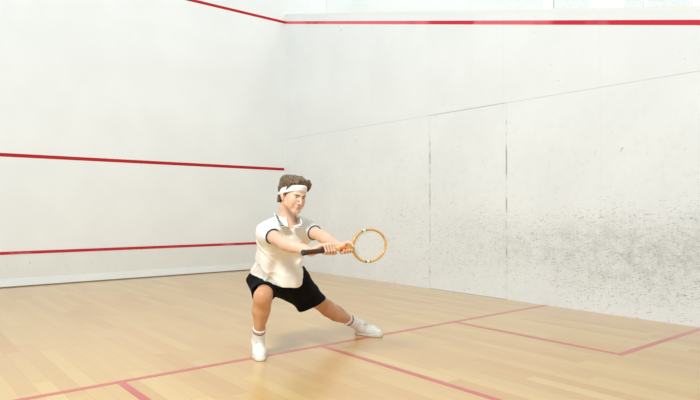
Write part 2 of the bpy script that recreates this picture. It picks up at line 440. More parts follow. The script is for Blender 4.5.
# ------------------------------------------------------------------ body materials
def skin(name, c1, c2):
    t = NT(name); v = t.coord(); n = t.noise(v, 22, 5); n2 = t.noise(v, 6, 3)
    col = t.mix(t.ramp(n2, .35, .65), c1, c2); col = t.mix(t.math('MULTIPLY', t.ramp(n, .5, .8), .2), col, srgb(196, 128, 98))
    t.set(Base_Color=col, Roughness=.48, Subsurface_Weight=.12, Subsurface_Radius=(.5, .2, .1), Subsurface_Scale=.02)
    t.bump(t.noise(v, 160, 3), .05, .002); return t.m
M_SKIN = skin('skin', srgb(224, 182, 154), srgb(232, 194, 168))
M_LEG = skin('leg_skin', srgb(206, 150, 110), srgb(220, 170, 130))
M_LIP = simple('lip_skin', srgb(210, 148, 128), .5, .04)
t = NT('white_pique'); v = t.coord(); n = t.noise(v, 260, 2)
t.set(Base_Color=t.mix(t.noise(v, 5, 3), srgb(240, 237, 226), srgb(246, 243, 234)), Roughness=.85, Sheen_Weight=.15); t.bump(n, .25, .002); M_SHIRT = t.m
M_NAVY = simple('navy_knit', srgb(52, 76, 108), .8, .1, 200)
t = NT('black_jersey'); v = t.coord(); t.set(Base_Color=t.mix(t.noise(v, 9, 4), srgb(4, 4, 5), srgb(9, 10, 11)), Roughness=.9, Specular_IOR_Level=.2); t.bump(t.noise(v, 220, 2), .2, .002); M_BLACK = t.m
t = NT('brown_hair'); v = t.coord('Object', (3.2, .55, 1.6), (0, 0, math.radians(-38))); n = t.noise(v, 55, 5, .6); n2 = t.noise(v, 18, 3)
t.set(Base_Color=t.mix(t.ramp(n, .35, .7), srgb(62, 44, 28), srgb(146, 116, 80)), Roughness=.42); t.bump(n, .6, .005); M_HAIR = t.m
M_BAND = simple('white_towelling', srgb(248, 247, 243), .95, .02, 120, .4)
M_SOCKW = simple('white_ribbed_cotton', srgb(244, 242, 236), .9, .03, 90, .3)
M_SRED = simple('red_sock_yarn', srgb(196, 60, 66), .9, .1, 90)
M_SBLK = simple('black_sock_yarn', srgb(46, 44, 56), .9, .1, 90)
M_SHOE = simple('white_canvas', srgb(243, 241, 231), .75, .03, 60, .2)
M_SOLE = simple('off_white_rubber', srgb(236, 232, 216), .5, .04, 20)
M_LACE = simple('white_lace_cord', srgb(236, 233, 222), .8, .03)
M_EYEW = simple('eye_white', srgb(226, 220, 212), .3, .02)
M_IRIS = simple('dark_iris', srgb(52, 46, 44), .2, .1)

# ------------------------------------------------------------------ pose
PF = unit([.616, -.788, 0]); PS = unit([.788, .616, 0]); UP = np.array([0, 0, 1.])
pel = C(284, 277, 4.54)
R_hip, R_kn, R_an = C(271, 282, 4.48), C(263, 296.5, 4.19), C(258.3, 342, 4.39)
L_hip, L_kn, L_an = C(299, 286, 4.62), C(327, 307.8, 4.87), C(359.5, 325.5, 5.10)
R_sh, R_el, R_wr = C(266, 232.3, 4.18), C(285, 244.2, 3.98), C(311, 251.8, 3.845)
L_sh, L_el, L_wr = C(306, 228.5, 4.37), C(322.5, 236.8, 4.16), C(337, 245, 3.99)
neck0, neck1 = C(287.5, 223, 4.27), C(286.5, 208, 4.235)
# racket line
RA, RB = C(302.5, 253.0, 3.74), C(386.3, 243.6, 4.08)
RAX = unit(RB-RA); RLEN = float(np.linalg.norm(RB-RA))
RV = unit(UP-RAX*RAX[2]); RN = unit(np.cross(RAX, RV));
if RN[1] > 0: RN = -RN                                     # towards the camera
def H(s, th, rho): a = math.radians(th); return RA+RAX*s+rho*(math.cos(a)*RN+math.sin(a)*RV)

# head frame
hyaw = math.radians(38); hp = math.radians(12); hroll = math.radians(6)
hf = np.array([math.sin(hyaw)*math.cos(hp), -math.cos(hyaw)*math.cos(hp), -math.sin(hp)])
hl = np.array([math.cos(hyaw), math.sin(hyaw), 0])          # towards his left ear
hu = np.cross(hl, hf)*1.0
if hu[2] < 0: hu = -hu
hl, hu = hl*math.cos(hroll)-hu*math.sin(hroll), hu*math.cos(hroll)+hl*math.sin(hroll)
HC = C(293.3, 195.3, 4.15)
HR = np.stack([hl, hf, hu], 1)
HS = 1.0
def h(x, y, z): return HC+HR@(np.array([x, y, z])*HS)

person = empty('person', base, RZ)
tag(person, 'man lunging sideways in white polo shirt, black shorts and white headband, holding a wooden racket', 'person')

# ------------------------------------------------------------------ body
F = Field((-.42, -.86, 0), (.62, .78, 1.42), .0034)
# torso
F.ell(pel, (.155, .105, .10), np.stack([PS, -PF, UP], 1), .03)
ab = C(283, 258, 4.38); chest = C(287, 236, 4.29)
F.cone(pel, ab, .098, .098, .04, flat=(PS, 1.35)); F.cone(ab, chest, .098, .106, .04, flat=(PS, 1.35))
F.cone(R_sh+PS*.02, L_sh-PS*.02, .055, .055, .05)
F.cone(neck0-UP*.02, neck1, .062, .052, .02); F.cone(neck1, h(0, -.035, -.045), .050, .046, .012)
for sh_ in (R_sh, L_sh): F.cone(neck0, sh_, .045, .045, .04)
# legs
for hip, kn, an, bend in ((R_hip, R_kn, R_an, np.array([0, -1, .1])), (L_hip, L_kn, L_an, unit([.15, -.9, .25]))):
    mid = lerp(hip, kn, .5)
    F.cone(hip, mid, .080, .070, .03); F.cone(mid, kn, .070, .057, .02)
    ax = unit(an-kn); fr = unit(bend-ax*(bend@ax)); sd = np.cross(ax, fr)
    F.ell(kn+fr*.016, (.050, .044, .060), np.stack([sd, fr, ax], 1), .02)      # patella
    calf = lerp(kn, an, .32)-fr*.018+(np.array([-.006, 0, 0]) if kn is R_kn else 0)
    F.cone(kn, calf, .059, .060, .03); F.cone(calf, lerp(kn, an, .70)-fr*.004, .060, .036, .03); F.cone(lerp(kn, an, .68), an, .036, .033, .02)
    F.cone(kn+fr*.02, lerp(kn, an, .6)+fr*.022, .028, .022, .02)                # shin
    F.cone(lerp(kn, an, .08)-fr*.02+sd*.022, lerp(kn, an, .5)-fr*.012+sd*.016, .042, .032, .02)
    F.cone(lerp(kn, an, .08)-fr*.02-sd*.022, lerp(kn, an, .5)-fr*.012-sd*.016, .042, .032, .02)
# feet
R_heel, R_ball, R_toe = C(257.8, 352, 4.47)*[1, 1, 0]+UP*.045, C(259.8, 355, 4.315)*[1, 1, 0]+UP*.038, C(260.6, 357, 4.265)*[1, 1, 0]+UP*.032
L_heel, L_ball, L_toe = C(360, 331, 5.15)*[1, 1, 0]+UP*.045, C(372.5, 333, 5.08)*[1, 1, 0]+UP*.036, C(378, 334, 5.055)*[1, 1, 0]+UP*.03
for an, he, ba, to in ((R_an, R_heel, R_ball, R_toe), (L_an, L_heel, L_ball, L_toe)):
    F.cone(an, he, .034, .03, .02); F.cone(an, ba, .034, .028, .03); F.cone(he, ba, .03, .03, .02); F.cone(ba, to, .03, .024, .02)
# arms
for sh_, el, wr in ((R_sh, R_el, R_wr), (L_sh, L_el, L_wr)):
    F.ell(sh_, (.054, .054, .054), None, .03)
    m = lerp(sh_, el, .5); F.cone(sh_, m, .048, .044, .03); F.cone(m, el, .044, .041, .02)
    m2 = lerp(el, wr, .28); F.cone(el, m2, .041, .042, .02); F.cone(m2, lerp(el, wr, .75), .041, .030, .02); F.cone(lerp(el, wr, .7), wr, .033, .0285, .02)
# right hand: knuckles over the grip, fingers wrapping the front
S4 = (.150, .171, .193, .214); RF = (.0085, .0094, .0098, .0095)
for i, s_ in enumerate(S4):
    mcp = H(s_-.004, 128, .040); F.cone(R_wr, mcp, .021, .0135, .012)
    ex = (.000, .003, .004, .002)[i]
    pip = H(s_+.001, 58, .0385+ex); dip = H(s_+.006, -8, .0300); tip = H(s_+.009, -68, .0265)
    r = RF[i]; F.cone(mcp, pip, r+.0012, r, .004); F.cone(pip, dip, r, r*.92, .003); F.cone(dip, tip, r*.92, r*.80, .003)
F.cone(R_wr, H(.175, 175, .038), .024, .02, .015); F.cone(H(.16, 150, .036), H(.205, 165, .034), .019, .017, .015)
F.cone(H(.17, 200, .036), H(.207, 225, .032), .016, .0125, .01); F.cone(H(.207, 225, .032), H(.232, 262, .028), .0115, .0105, .004); F.cone(H(.232, 262, .028), H(.240, 300, .026), .0105, .009, .003)
# left hand: palm behind the throat, fingers curling under, thumb over the top
for i, s_ in enumerate((.292, .313, .334, .354)):
    mcp = H(s_+.002, 200, .034); F.cone(L_wr, mcp, .020, .0135, .012)
    pip = H(s_+.004, 246, .034); dip = H(s_+.004, 292, .0285); tip = H(s_+.003, 335, .0255)
    r = RF[::-1][i]*.97; F.cone(mcp, pip, r+.001, r, .004); F.cone(pip, dip, r, r*.9, .003); F.cone(dip, tip, r*.9, r*.8, .003)
F.cone(L_wr, H(.318, 165, .040), .025, .02, .015); F.cone(H(.318, 165, .040), H(.345, 140, .040), .019, .0165, .012)
F.cone(H(.330, 140, .040), H(.346, 100, .038), .0155, .0122, .008); F.cone(H(.346, 100, .038), H(.360, 62, .032), .0116, .0108, .004); F.cone(H(.360, 62, .032), H(.366, 18, .027), .0108, .009, .003)
# head
def E(c, r, k=.01, op='add', M=None): F.ell(h(*c), np.array(r)*HS, HR if M is None else HR@M, k, op)
def K(a, b, ra, rb, k=.01, op='add', flat=None): F.cone(h(*a), h(*b), ra*HS, rb*HS, k, op, flat)
E((0, -.012, .036), (.074, .097, .084), .01)
E((0, .040, -.012), (.060, .056, .088), .02)
E((0, .052, .055), (.055, .040, .045), .02)
for sx in (-1, 1):
    K((sx*.045, .000, -.060), (sx*.019, .072, -.098), .018, .017, .02)          # jaw
    K((sx*.047, -.003, -.02), (sx*.045, .000, -.06), .024, .018, .02)
    E((sx*.038, .062, -.028), (.022, .020, .024), .03); E((sx*.036, .055, -.058), (.024, .024, .030), .02)                          # cheekbone
    K((sx*.012, .093, .017), (sx*.042, .079, .018), .0085, .009, .01)             # brow
    E((sx*.032, .094, .002), (.0165, .012, .0105), .012, 'sub')                  # socket
    E((sx*.031, .0775, .001), (.0150, .0140, .0135), .003)                      # lids over the eyeball
    E((sx*.031, .0930, -.0005), (.0125, .0062, .0040), .001, 'sub')              # opening between the lids
    K((sx*.077, -.004, -.040), (sx*.084, -.014, -.012), .011, .018, .005, flat=(hl, .5))  # ear
    E((sx*.090, -.013, -.012), (.006, .008, .013), .003, 'sub')
K((0, .058, -.102), (0, .074, -.106), .022, .018, .02)                           # chin
K((0, .090, .010), (0, .113, -.034), .0078, .0090, .007); E((0, .113, -.039), (.0095, .0100, .0085), .005)
for sx in (-1, 1): E((sx*.012, .100, -.042), (.0075, .0100, .0070), .005)
E((0, .086, -.066), (.025, .013, .022), .012)
K((-.018, .0925, -.0665), (.018, .0925, -.0665), .0042, .0042, .004); K((-.014, .0935, -.0760), (.014, .0935, -.0760), .0048, .0048, .004)
K((-.024, .1035, -.0712), (.024, .1035, -.0712), .0022, .0022, .002, 'sub')
# collar bones area stays inside the shirt
def bodymat(Cc):
    L = (Cc-HC)@HR/HS; m = np.zeros(len(Cc), int)
    q = np.minimum(np.abs(L[:, 0])/.018, 1); lip = (L[:, 1] > .080) & (q < 1) & (np.abs(L[:, 2]+.0712) < .0075*(1-q*q)**.6+0*q); m[lip] = 1
    m[(Cc[:, 2] < .62)] = 2
    return m
body = F.build('body', [M_SKIN, M_LIP, M_LEG], person, bodymat)

# eyes
def uvs(name, c, r, mats, parent, axis, iris_cos=.88):
    V = []; Fc = []; M = []; n, m = 20, 14; ax = unit(axis); u = unit(np.cross(ax, UP)); w = np.cross(u, ax)
    for i in range(m+1):
        a = math.pi*i/m
        for j_ in range(n): b_ = 2*math.pi*j_/n; V.append(c+r*(ax*math.cos(a)+math.sin(a)*(u*math.cos(b_)+w*math.sin(b_))))
    for i in range(m):
        for j_ in range(n):
            Fc.append((i*n+j_, i*n+(j_+1) % n, (i+1)*n+(j_+1) % n, (i+1)*n+j_)); M.append(1 if math.cos(math.pi*(i+.5)/m) > iris_cos else 0)
    return mesh_obj(name, V, Fc, mats, parent, True, M)
for sx in (-1, 1):
    uvs('eye', h(sx*.031, .0785, -.0005), .0118*HS, [M_EYEW, M_IRIS], person, h(.02, 1, -.12)-h(0, 0, 0))
    mb = MB(); mb.tube([h(sx*.013, .0985, .0115), h(sx*.024, .0985, .0155), h(sx*.036, .0925, .0165), h(sx*.048, .081, .011)], [.0026, .0038, .0034, .0018], 8)
    mb.build('eyebrow', M_HAIR, person, True)

def band_ring(N=64):
    pts = []
    for i in range(N):
        a = 2*math.pi*i/N; x_ = .0835*math.sin(a); y_ = -.010+.1045*math.cos(a)
        if y_ > .05: x_ *= .97
        z_ = .023+.41*(y_+.01)
        pts.append((x_, y_, z_))
    return pts
# hair: swept back volume over the skull with a quiff and nape
F = Field(HC-.19, HC+.19, .0026)
E((0, -.020, .056), (.083, .103, .083), .0)
E((0, -.060, .010), (.074, .064, .080), .02)
E((-.040, -.050, .090), (.050, .058, .045), .02); E((-.052, -.010, .085), (.036, .050, .034), .02)
E((0, .045, .096), (.062, .050, .034), .03)
rs = np.random.RandomState(5)
for i in range(46):                                           # locks combed back from the forehead
    ax_ = rs.uniform(-.072, .072); y0 = rs.uniform(.02, .088)*(1-abs(ax_)*4); z0 = .106+rs.uniform(-.004, .018)-abs(ax_)**2*6
    p0 = (ax_, y0, z0); p1 = (ax_*1.10, y0-.045, z0+.012-abs(ax_)*.1); p2 = (ax_*1.12, y0-.10, z0-.012-abs(ax_)*.2)
    r0 = rs.uniform(.008, .013); K(p0, p1, r0, r0, .006); K(p1, p2, r0, r0*.6, .006)
for sx in (-1, 1):
    for i in range(16):                                       # sides and back
        y0 = rs.uniform(-.09, .035); z0 = rs.uniform(.01, .095); K((sx*.076, y0, z0), (sx*(.074-.35*max(0, -y0-.04)), y0-.03, z0-rs.uniform(.02, .04)), .010, .007, .006)
    K((sx*.073, .012, .03), (sx*.073, .010, -.012), .009, .005, .005)              # sideburn
for i in range(14):
    x0 = rs.uniform(-.055, .055); K((x0, -.105, rs.uniform(-.02, .06)), (x0*1.05, -.088-rs.uniform(0, .012), -.055-rs.uniform(0, .02)), .012, .007, .008)
# quiff lifting over the band at his left temple
for q in range(6): K((.030+q*.008, .074-q*.006, .102+.006*(q % 2)), (.064+q*.004, .056-q*.008, .118-q*.006), .012, .012, .008); K((.058+q*.004, .052-q*.008, .112-q*.006), (.078, .030-q*.004, .070-q*.004), .011, .007, .008)
# clear the face, ears and neck
F.cut(h(0, .085, 0), hf)
E((0, .085, -.02), (.095, .075, .088), .01, 'sub'); E((0, .02, -.075), (.11, .09, .055), .01, 'sub')
for sx in (-1, 1): E((sx*.092, -.014, -.022), (.026, .024, .034), .006, 'sub')
F.cut(h(0, 0, -.078), -hu)
F.warp(lambda P: waves((P-HC)@HR*[1.5, .25, .6], 3, 120, .0018)+waves((P-HC)@HR*[2.0, .3, .5], 9, 380, .0012))
BR = band_ring()
for a_, b_ in zip(BR, BR[1:]+BR[:1]): K(a_, b_, .0195, .0195, .002, 'sub')
F.build('hair', M_HAIR, person)
# headband: a ring tilted up over the forehead
R0 = band_ring(); V = []; Fc = []
prof = [(-.0028, -.0215), (.0008, -.0225), (.0022, -.012), (.0026, 0), (.0022, .012), (.0008, .0225), (-.0028, .0215)]
for p_ in R0:
    n_ = Vector((p_[0]/.0835**2, (p_[1]+.01)/.1045**2, 0)).normalized()
    for o_, z_ in prof: V.append(h(p_[0]+n_.x*o_*1.0, p_[1]+n_.y*o_, p_[2]+z_))
n_ = len(prof)
for i in range(64):
    for k_ in range(n_): Fc.append((i*n_+k_, i*n_+(k_+1) % n_, ((i+1) % 64)*n_+(k_+1) % n_, ((i+1) % 64)*n_+k_))
mesh_obj('headband', V, Fc, M_BAND, person, True)
mb = MB(); mb.tube([h(-.062, .056, .108), h(-.078, .054, .086), h(-.086, .040, .060), h(-.086, .026, .036)], [.007, .0075, .006, .002], 8); mb.build('hair_lock', M_HAIR, person, True)
mb = MB()
mb.tube([h(.066, .066, .112), h(.086, .058, .100), h(.092, .046, .072), h(.088, .040, .045)], [.008, .009, .008, .003], 8)
mb.tube([h(.070, .050, .116), h(.090, .040, .098), h(.094, .030, .070), h(.090, .024, .04)], [.008, .009, .008, .003], 8)
mb.build('hair_lock', M_HAIR, person, True)

# ------------------------------------------------------------------ polo shirt
F = Field((-.34, -.62, .40), (.34, .36, 1.14), .0036)
PR = np.stack([PS, -PF, UP], 1)
hem = C(277, 281, 4.44); wai = C(279.5, 257, 4.37); che = C(286, 236, 4.28); 
F.ell(che, (.176, .122, .13), PR, .0)
F.cone(che, wai, .122, .120, .05, flat=(PS, 1.44)); F.cone(wai, hem, .116, .124, .05, flat=(PS, 1.42)); F.cone(hem, hem+(hem-wai)*.9, .128, .150, .03, flat=(PS, 1.30))
belly = C(287, 276, 4.335); F.ell(belly, (.11, .095, .17), PR, .06)
F.cone(C(265.0, 240, 4.26), C(265.6, 256, 4.34), .058, .056, .04); F.cone(C(265.8, 256, 4.34), C(258.5, 277, 4.42), .055, .06, .04)
for s_ in (R_sh, L_sh): F.cone(neck0+UP*.008, s_+UP*.0, .062, .060, .05)
F.cone(R_sh+PS*.04-UP*.02, L_sh-PS*.04-UP*.02, .085, .085, .05)
R_cuff, L_cuff = lerp(R_sh, R_el, .36), lerp(L_sh, L_el, .53)+C(322, 230, 4.3)*0
rd, ld = unit(R_el-R_sh), unit(L_el-L_sh)
for a_, c_, d_ in ((R_sh, R_cuff, rd), (L_sh, L_cuff, ld)): F.cone(a_, c_+d_*.05, .062, .052, .035)
# wrinkles: drapes from the shoulder and folds at the waist
def folds(P):
    o = waves(P*[1, 1, .40], 11, 40, .030, 5)*np.clip((.95-P[:, 2])/.35, .15, 1)
    s1 = P@unit([.72, .3, -.9]); o += .0045*np.sin(s1*80+3*np.sin(P[:, 0]*17))*np.clip((.86-P[:, 2])*4, 0, 1)*np.clip(.5+.5*np.sin(P@unit([.6, 0, .5])*14), 0, 1)
    for d_, f_, ph, a_ in (([.75, .2, -.62], 62, .4, .0050), ([.35, -.3, .9], 48, 1.9, .0036), ([-.7, .2, -.7], 55, 2.6, .0036)):
        v_ = P@unit(d_)*f_+ph+1.3*np.sin(P@unit([.3, .8, .5])*11+ph)
        o -= a_*(1-np.abs(np.sin(v_*.5)))**3*np.clip(.5+1.2*np.sin(P@unit([.9, .1, .5])*17+ph*2), 0, 1)
    return o
F.warp(folds, .04)
# neck opening
F.cone(neck0-UP*.01, neck1+UP*.03, .062, .066, .004, 'sub')
vpt = C(292, 229.5, 4.13)
for q in np.linspace(0, 1, 6): F.cone(lerp(neck0+PF*.03, vpt, q), lerp(neck0+PF*.09+UP*.03, vpt+PF*.09+UP*.02, q), .042*(1-q)+.004, .046*(1-q)+.004, .003, 'sub')
# sleeve ends and hem
for c_, d_, el in ((R_cuff, rd, R_el), (L_cuff, ld, L_el)):
    F.cut(c_, d_, c_-.095+d_*.045, c_+.095+d_*.06)
    F.cone(c_-d_*.03, c_+d_*.05, .047, .047, .004, 'sub')
h1, h2, h3 = C(249, 272.5, 4.42), C(287, 289.5, 4.24), C(308, 277, 4.52)
hn = unit(np.cross(h2-h1, h3-h1)); hn = hn if hn[2] < 0 else -hn
F.cut(h1, hn, (-.34, -.62, .40), (.34, .36, .80), .004)
shirt = F.build('polo_shirt', M_SHIRT, person)
# knitted navy edging on the sleeves
def cuff(c_, d_, r, parent):
    u_ = unit(np.cross(d_, UP)); w_ = np.cross(u_, d_)
    mb = MB(); mb.tube([c_+r*(u_*math.cos(a)+w_*math.sin(a)) for a in np.linspace(0, 2*math.pi, 48, endpoint=False)], 0, 8, True, 0, (.0040, .0070, tuple(d_)))
    o = mb.build('sleeve_trim', M_NAVY, parent, True); tag(o, 'navy knitted edging of the sleeve')
cuff(R_cuff, rd, .0530, shirt); cuff(L_cuff, ld, .0520, shirt)
# collar: two flaps folded down from the neck band
def collar_flap(pts_top, pts_bot):
    V = []; n = len(pts_top); out = []
    for a, b_ in zip(pts_top, pts_bot):
        a = np.array(a); b_ = np.array(b_); d_ = b_-a
        nn = unit(np.cross(d_, PS if abs(unit(d_)@PS) < .8 else PF)); 
        cdir = (a+b_)/2-(neck0-UP*.0); cdir[2] += .06; nn = unit(cdir-(cdir@unit(d_))*unit(d_))
        for q, off in ((0, 0), (.5, .006), (1, .002), (1, -.003), (.5, .001), (0, -.004)): V.append(a+d_*q+nn*off)
    Fc = []
    for i in range(n-1):
        for k_ in range(6): Fc.append((i*6+k_, (i+1)*6+k_, (i+1)*6+(k_+1) % 6, i*6+(k_+1) % 6))
    Fc += [tuple(range(6)), tuple((n-1)*6+k_ for k_ in range(5, -1, -1))]
    return V, Fc
# ring round the neck from the back to the front point; angle 0 = front (PF)
def nk(a, r, dz): a = math.radians(a); return neck0+PF*math.cos(a)*r*1.0+PS*math.sin(a)*r*1.0+UP*dz
fv = C(290.5, 228.5, 4.105)
colR_top = [nk(180, .068, .050), nk(-140, .068, .048), nk(-105, .068, .040), nk(-70, .070, .020), nk(-42, .082, -.008), fv+UP*.012]
colR_bot = [nk(180, .100, .020), nk(-140, .104, .016), nk(-105, .108, .006), C(274.0, 213.0, 4.17), C(276.3, 220, 4.11), C(280.8, 227.0, 4.085)]
colL_top = [nk(180, .068, .050), nk(140, .068, .048), nk(105, .068, .040), nk(70, .070, .020), nk(42, .080, -.008), fv+UP*.012+PS*.006]
colL_bot = [nk(180, .100, .020), nk(140, .104, .016), nk(105, .108, .002), C(299.2, 216.0, 4.15), C(302.2, 223.0, 4.11), C(299.0, 228.5, 4.085)]
mb = MB(); mb.add(*collar_flap(colR_top, colR_bot)); mb.add(*collar_flap(colL_top, colL_bot))
col_o = mb.build('collar', M_SHIRT, shirt, True)
def dashes_on(top, bot, i0, i1, n):
    mb = MB()
    def at(f, q):
        i = min(int(f), len(top)-2); a = lerp(top[i], top[i+1], f-i); b_ = lerp(bot[i], bot[i+1], f-i); d_ = b_-a
        cdir = (a+b_)/2-neck0; cdir[2] += .06; nn = unit(cdir-(cdir@unit(d_))*unit(d_))
        return a+d_*q, nn*(.006-(q-.5)*.008)
    for q in range(n):
        f0 = i0+(i1-i0)*(q+.15)/n; f1 = i0+(i1-i0)*(q+.72)/n; V = []
        for f, qq in ((f0, .62), (f1, .62), (f1, .93), (f0, .93)):
            p, o = at(f, qq); V += [p+o*.6, p+o+unit(o)*.0015]
        mb.add([V[k] for k in (0, 2, 4, 6, 1, 3, 5, 7)], [(3,2,1,0), (4,5,6,7), (0,1,5,4), (1,2,6,5), (2,3,7,6), (3,0,4,7)])
    tag(mb.build('collar_stripe', M_NAVY, shirt), 'row of navy dashes woven along the collar edge')
dashes_on(colR_top, colR_bot, 2.1, 4.95, 8); dashes_on(colL_top, colL_bot, 2.2, 4.9, 7)
sbv = BVHTree.FromPolygons([v_.co[:] for v_ in shirt.data.vertices], [p_.vertices[:] for p_ in shirt.data.polygons])
def on_shirt(p, up):
    p = np.array(p); hit, nrm, _, _ = sbv.ray_cast(Vector(p+PF*.4), Vector(-PF))
    return (np.array(hit) if hit else p)+PF*up
top_, low_ = vpt+UP*.000, C(291.5, 243, 4.13)
V = []; Fc = []; n_ = 14
for i in range(n_):
    c_ = lerp(top_, low_, i/(n_-1))
    for sx, up in ((-1, -.002), (-1, .0022), (1, .0022), (1, -.002)): V.append(on_shirt(c_+PS*sx*.014, up))
for i in range(n_-1):
    for k_ in range(4): Fc.append((i*4+k_, i*4+(k_+1) % 4, (i+1)*4+(k_+1) % 4, (i+1)*4+k_))
Fc += [(3, 2, 1, 0), tuple(4*(n_-1)+k_ for k_ in range(4))]
plk = mesh_obj('placket', V, Fc, M_SHIRT, shirt)
for q in (.30, .75):
    c_ = on_shirt(lerp(top_, low_, q), .002)
    mb = MB(); mb.tube([c_, c_+PF*.0022], .0055, 14); mb.build('button', M_BAND, plk)

# ------------------------------------------------------------------ shorts
F = Field((-.36, -.50, .20), (.46, .58, .70), .0036)
F.ell(pel+UP*.0, (.188, .145, .125), PR, .0)
F.cone(pel, pel+UP*.09, .135, .125, .02, flat=(PS, 1.33))
F.cone(C(254.5, 280, 4.48), C(260, 292, 4.33), .058, .058, .04)
# right leg of the shorts
rdir = unit(R_kn-R_hip); ldir = unit(L_kn-L_hip)
R_hem = C(263.2, 294.5, 4.25); L_hem = C(312, 304.3, 4.74)
F.cone(R_hip, R_hem, .098, .084, .04)
F.cone(L_hip, C(308, 295, 4.70), .104, .098, .04); F.cone(C(308, 295, 4.70), C(324, 311, 4.84), .098, .094, .02)
F.cone(C(298, 294, 4.64), C(304, 306, 4.69), .06, .06, .03)
F.cone(R_hip, C(300, 296, 4.7), .07, .085, .03)
F.cone(R_hip, L_hip, .095, .095, .05)
def sf(P): 
    return waves(P, 21, 26, .006, 6)+.0025*np.sin(P@unit([.5, .2, .9])*80+2*np.sin(P[:, 0]*20))
F.warp(sf, .04)
F.cut(R_hem, rdir, R_hem-.15+rdir*.12, R_hem+.15+rdir*.12)
ln = unit(np.array([.37, .22, -.93])); F.cut(L_hem, ln, L_hem+[-.14, -.25, -.25], L_hem+[.25, .25, .20])
F.cone(R_hem-rdir*.05, R_hem+rdir*.05, .076, .078, .003, 'sub'); t0_, t1_ = C(308, 295, 4.70), C(324, 311, 4.84); F.cone(lerp(t0_, t1_, .35), lerp(t0_, t1_, 1.3), .076, .080, .003, 'sub')
F.cone(C(300, 279, 4.62), C(305, 281, 4.66), .05, .04, .02)
F.cut(pel+UP*.075, UP)
F.cone(pel+UP*.05, pel+UP*.16, .112, .112, .003, 'sub', flat=(PS, 1.38))
F.build('shorts', M_BLACK, person)

# ------------------------------------------------------------------ socks and shoes
def sock_shoe(kn, an, heel, ball, toe, q0, sc):
    ax = unit(an-kn); top = lerp(kn, an, q0)
    lo = np.minimum.reduce([top, an, heel, ball])-.09; hi = np.maximum.reduce([top, an, heel, ball])+.09; lo[2] = max(lo[2], -.005)
    F = Field(lo, hi, .0024)
    F.cone(top, lerp(top, an, .6), .0480*sc, .0425*sc, .01); F.cone(lerp(top, an, .6), an, .0425*sc, .041*sc, .01)
    F.cone(an, heel, .040, .034, .02); F.cone(an, ball, .040, .030, .03)
    F.warp(lambda P: .0014*np.sin(np.arctan2((P-an)@unit(np.cross(ax, UP)), (P-an)@unit(np.cross(ax, np.cross(ax, UP))))*22), .01)
    F.cut(top, -ax); F.cone(top-ax*.03, top+ax*.008, .036*sc, .036*sc, .002, 'sub')
    def mt(Cc):
        t_ = (Cc-top)@ax; m = np.zeros(len(Cc), int); m[(t_ > .010) & (t_ < .0175)] = 1; m[(t_ > .0235) & (t_ < .033)] = 2; return m
    so = F.build('sock', [M_SOCKW, M_SRED, M_SBLK], person, mt)
    # shoe upper
    fd = unit((toe-heel)*[1, 1, 0]); sd = np.cross(fd, UP)
    lo = np.minimum.reduce([heel, toe, an])-.10; hi = np.maximum.reduce([heel, toe, an])+.10; lo[2] = -.004
    F = Field(lo, hi, .0024)
    g = lambda p, z: p*[1, 1, 0]+UP*z
    F.cone(g(heel, .046), g(ball, .040), .038, .043, .0, flat=(UP, .95)); F.cone(g(ball, .038), g(toe, .032), .043, .036, .03, flat=(UP, .85))
    F.cone(an+(heel-an)*.2, g(heel, .05), .043, .037, .03); F.cone(an*.75+ball*.25, g(ball, .046), .043, .034, .03)
    F.cut(an+UP*.012, unit(UP-fd*.25)); F.cut(g(heel, .024), -UP)
    F.cone(an+UP*.05, an-UP*.004, .038, .036, .003, 'sub')
    F.warp(lambda P: waves(P, 5, 90, .0012), .01)
    sh_ = F.build('shoe', M_SHOE, person)
    F = Field(lo, hi, .0024)
    F.cone(g(heel, .013), g(ball, .013), .043, .048, .0, flat=(UP, 1.0)); F.cone(g(ball, .013), g(toe+fd*.004, .013), .048, .040, .02)
    F.cut(g(heel, .027), UP); F.cut(g(heel, .0015), -UP)
    F.build('sole', M_SOLE, sh_)
    # tongue, laces and bow
    me = sh_.data; vs_ = [v_.co[:] for v_ in me.vertices]; bv = BVHTree.FromPolygons(vs_, [p_.vertices[:] for p_ in me.polygons])
    def drop(p, up=.003):
        hit = bv.ray_cast(Vector((p[0], p[1], .3)), Vector((0, 0, -1)))[0]
        return np.array([p[0], p[1], (hit.z if hit else p[2])+up])
    mb = MB(); a0 = an+fd*.052; b0 = g(ball, .06)+fd*.0
    for i in range(5):
        c_ = lerp(a0, b0, (i+.3)/5)
        mb.tube([drop(c_+sd*q*.026+fd*.008*abs(q)) for q in np.linspace(-1, 1, 9)], .0030, 6)
    k0 = drop(a0+fd*.004, .007)
    for sg in (-1, 1): mb.tube([k0, k0+sd*sg*.020+UP*.012+fd*.004, k0+sd*sg*.034-UP*.002+fd*.014, k0+sd*sg*.014+UP*.002+fd*.01, k0], .0026, 6)
    mb.tube([drop(c_+fd*.0, .0) for c_ in (lerp(an, a0, .7), a0, lerp(a0, b0, .3))], 0, 8, False, 0, (.017, .006, (0, 0, 1)))
    mb.build('laces', M_LACE, sh_, True)
sock_shoe(R_kn, R_an, R_heel, R_ball, R_toe, .69, 1.0)
sock_shoe(L_kn, L_an, L_heel, L_ball, L_toe, .62, 1.04)

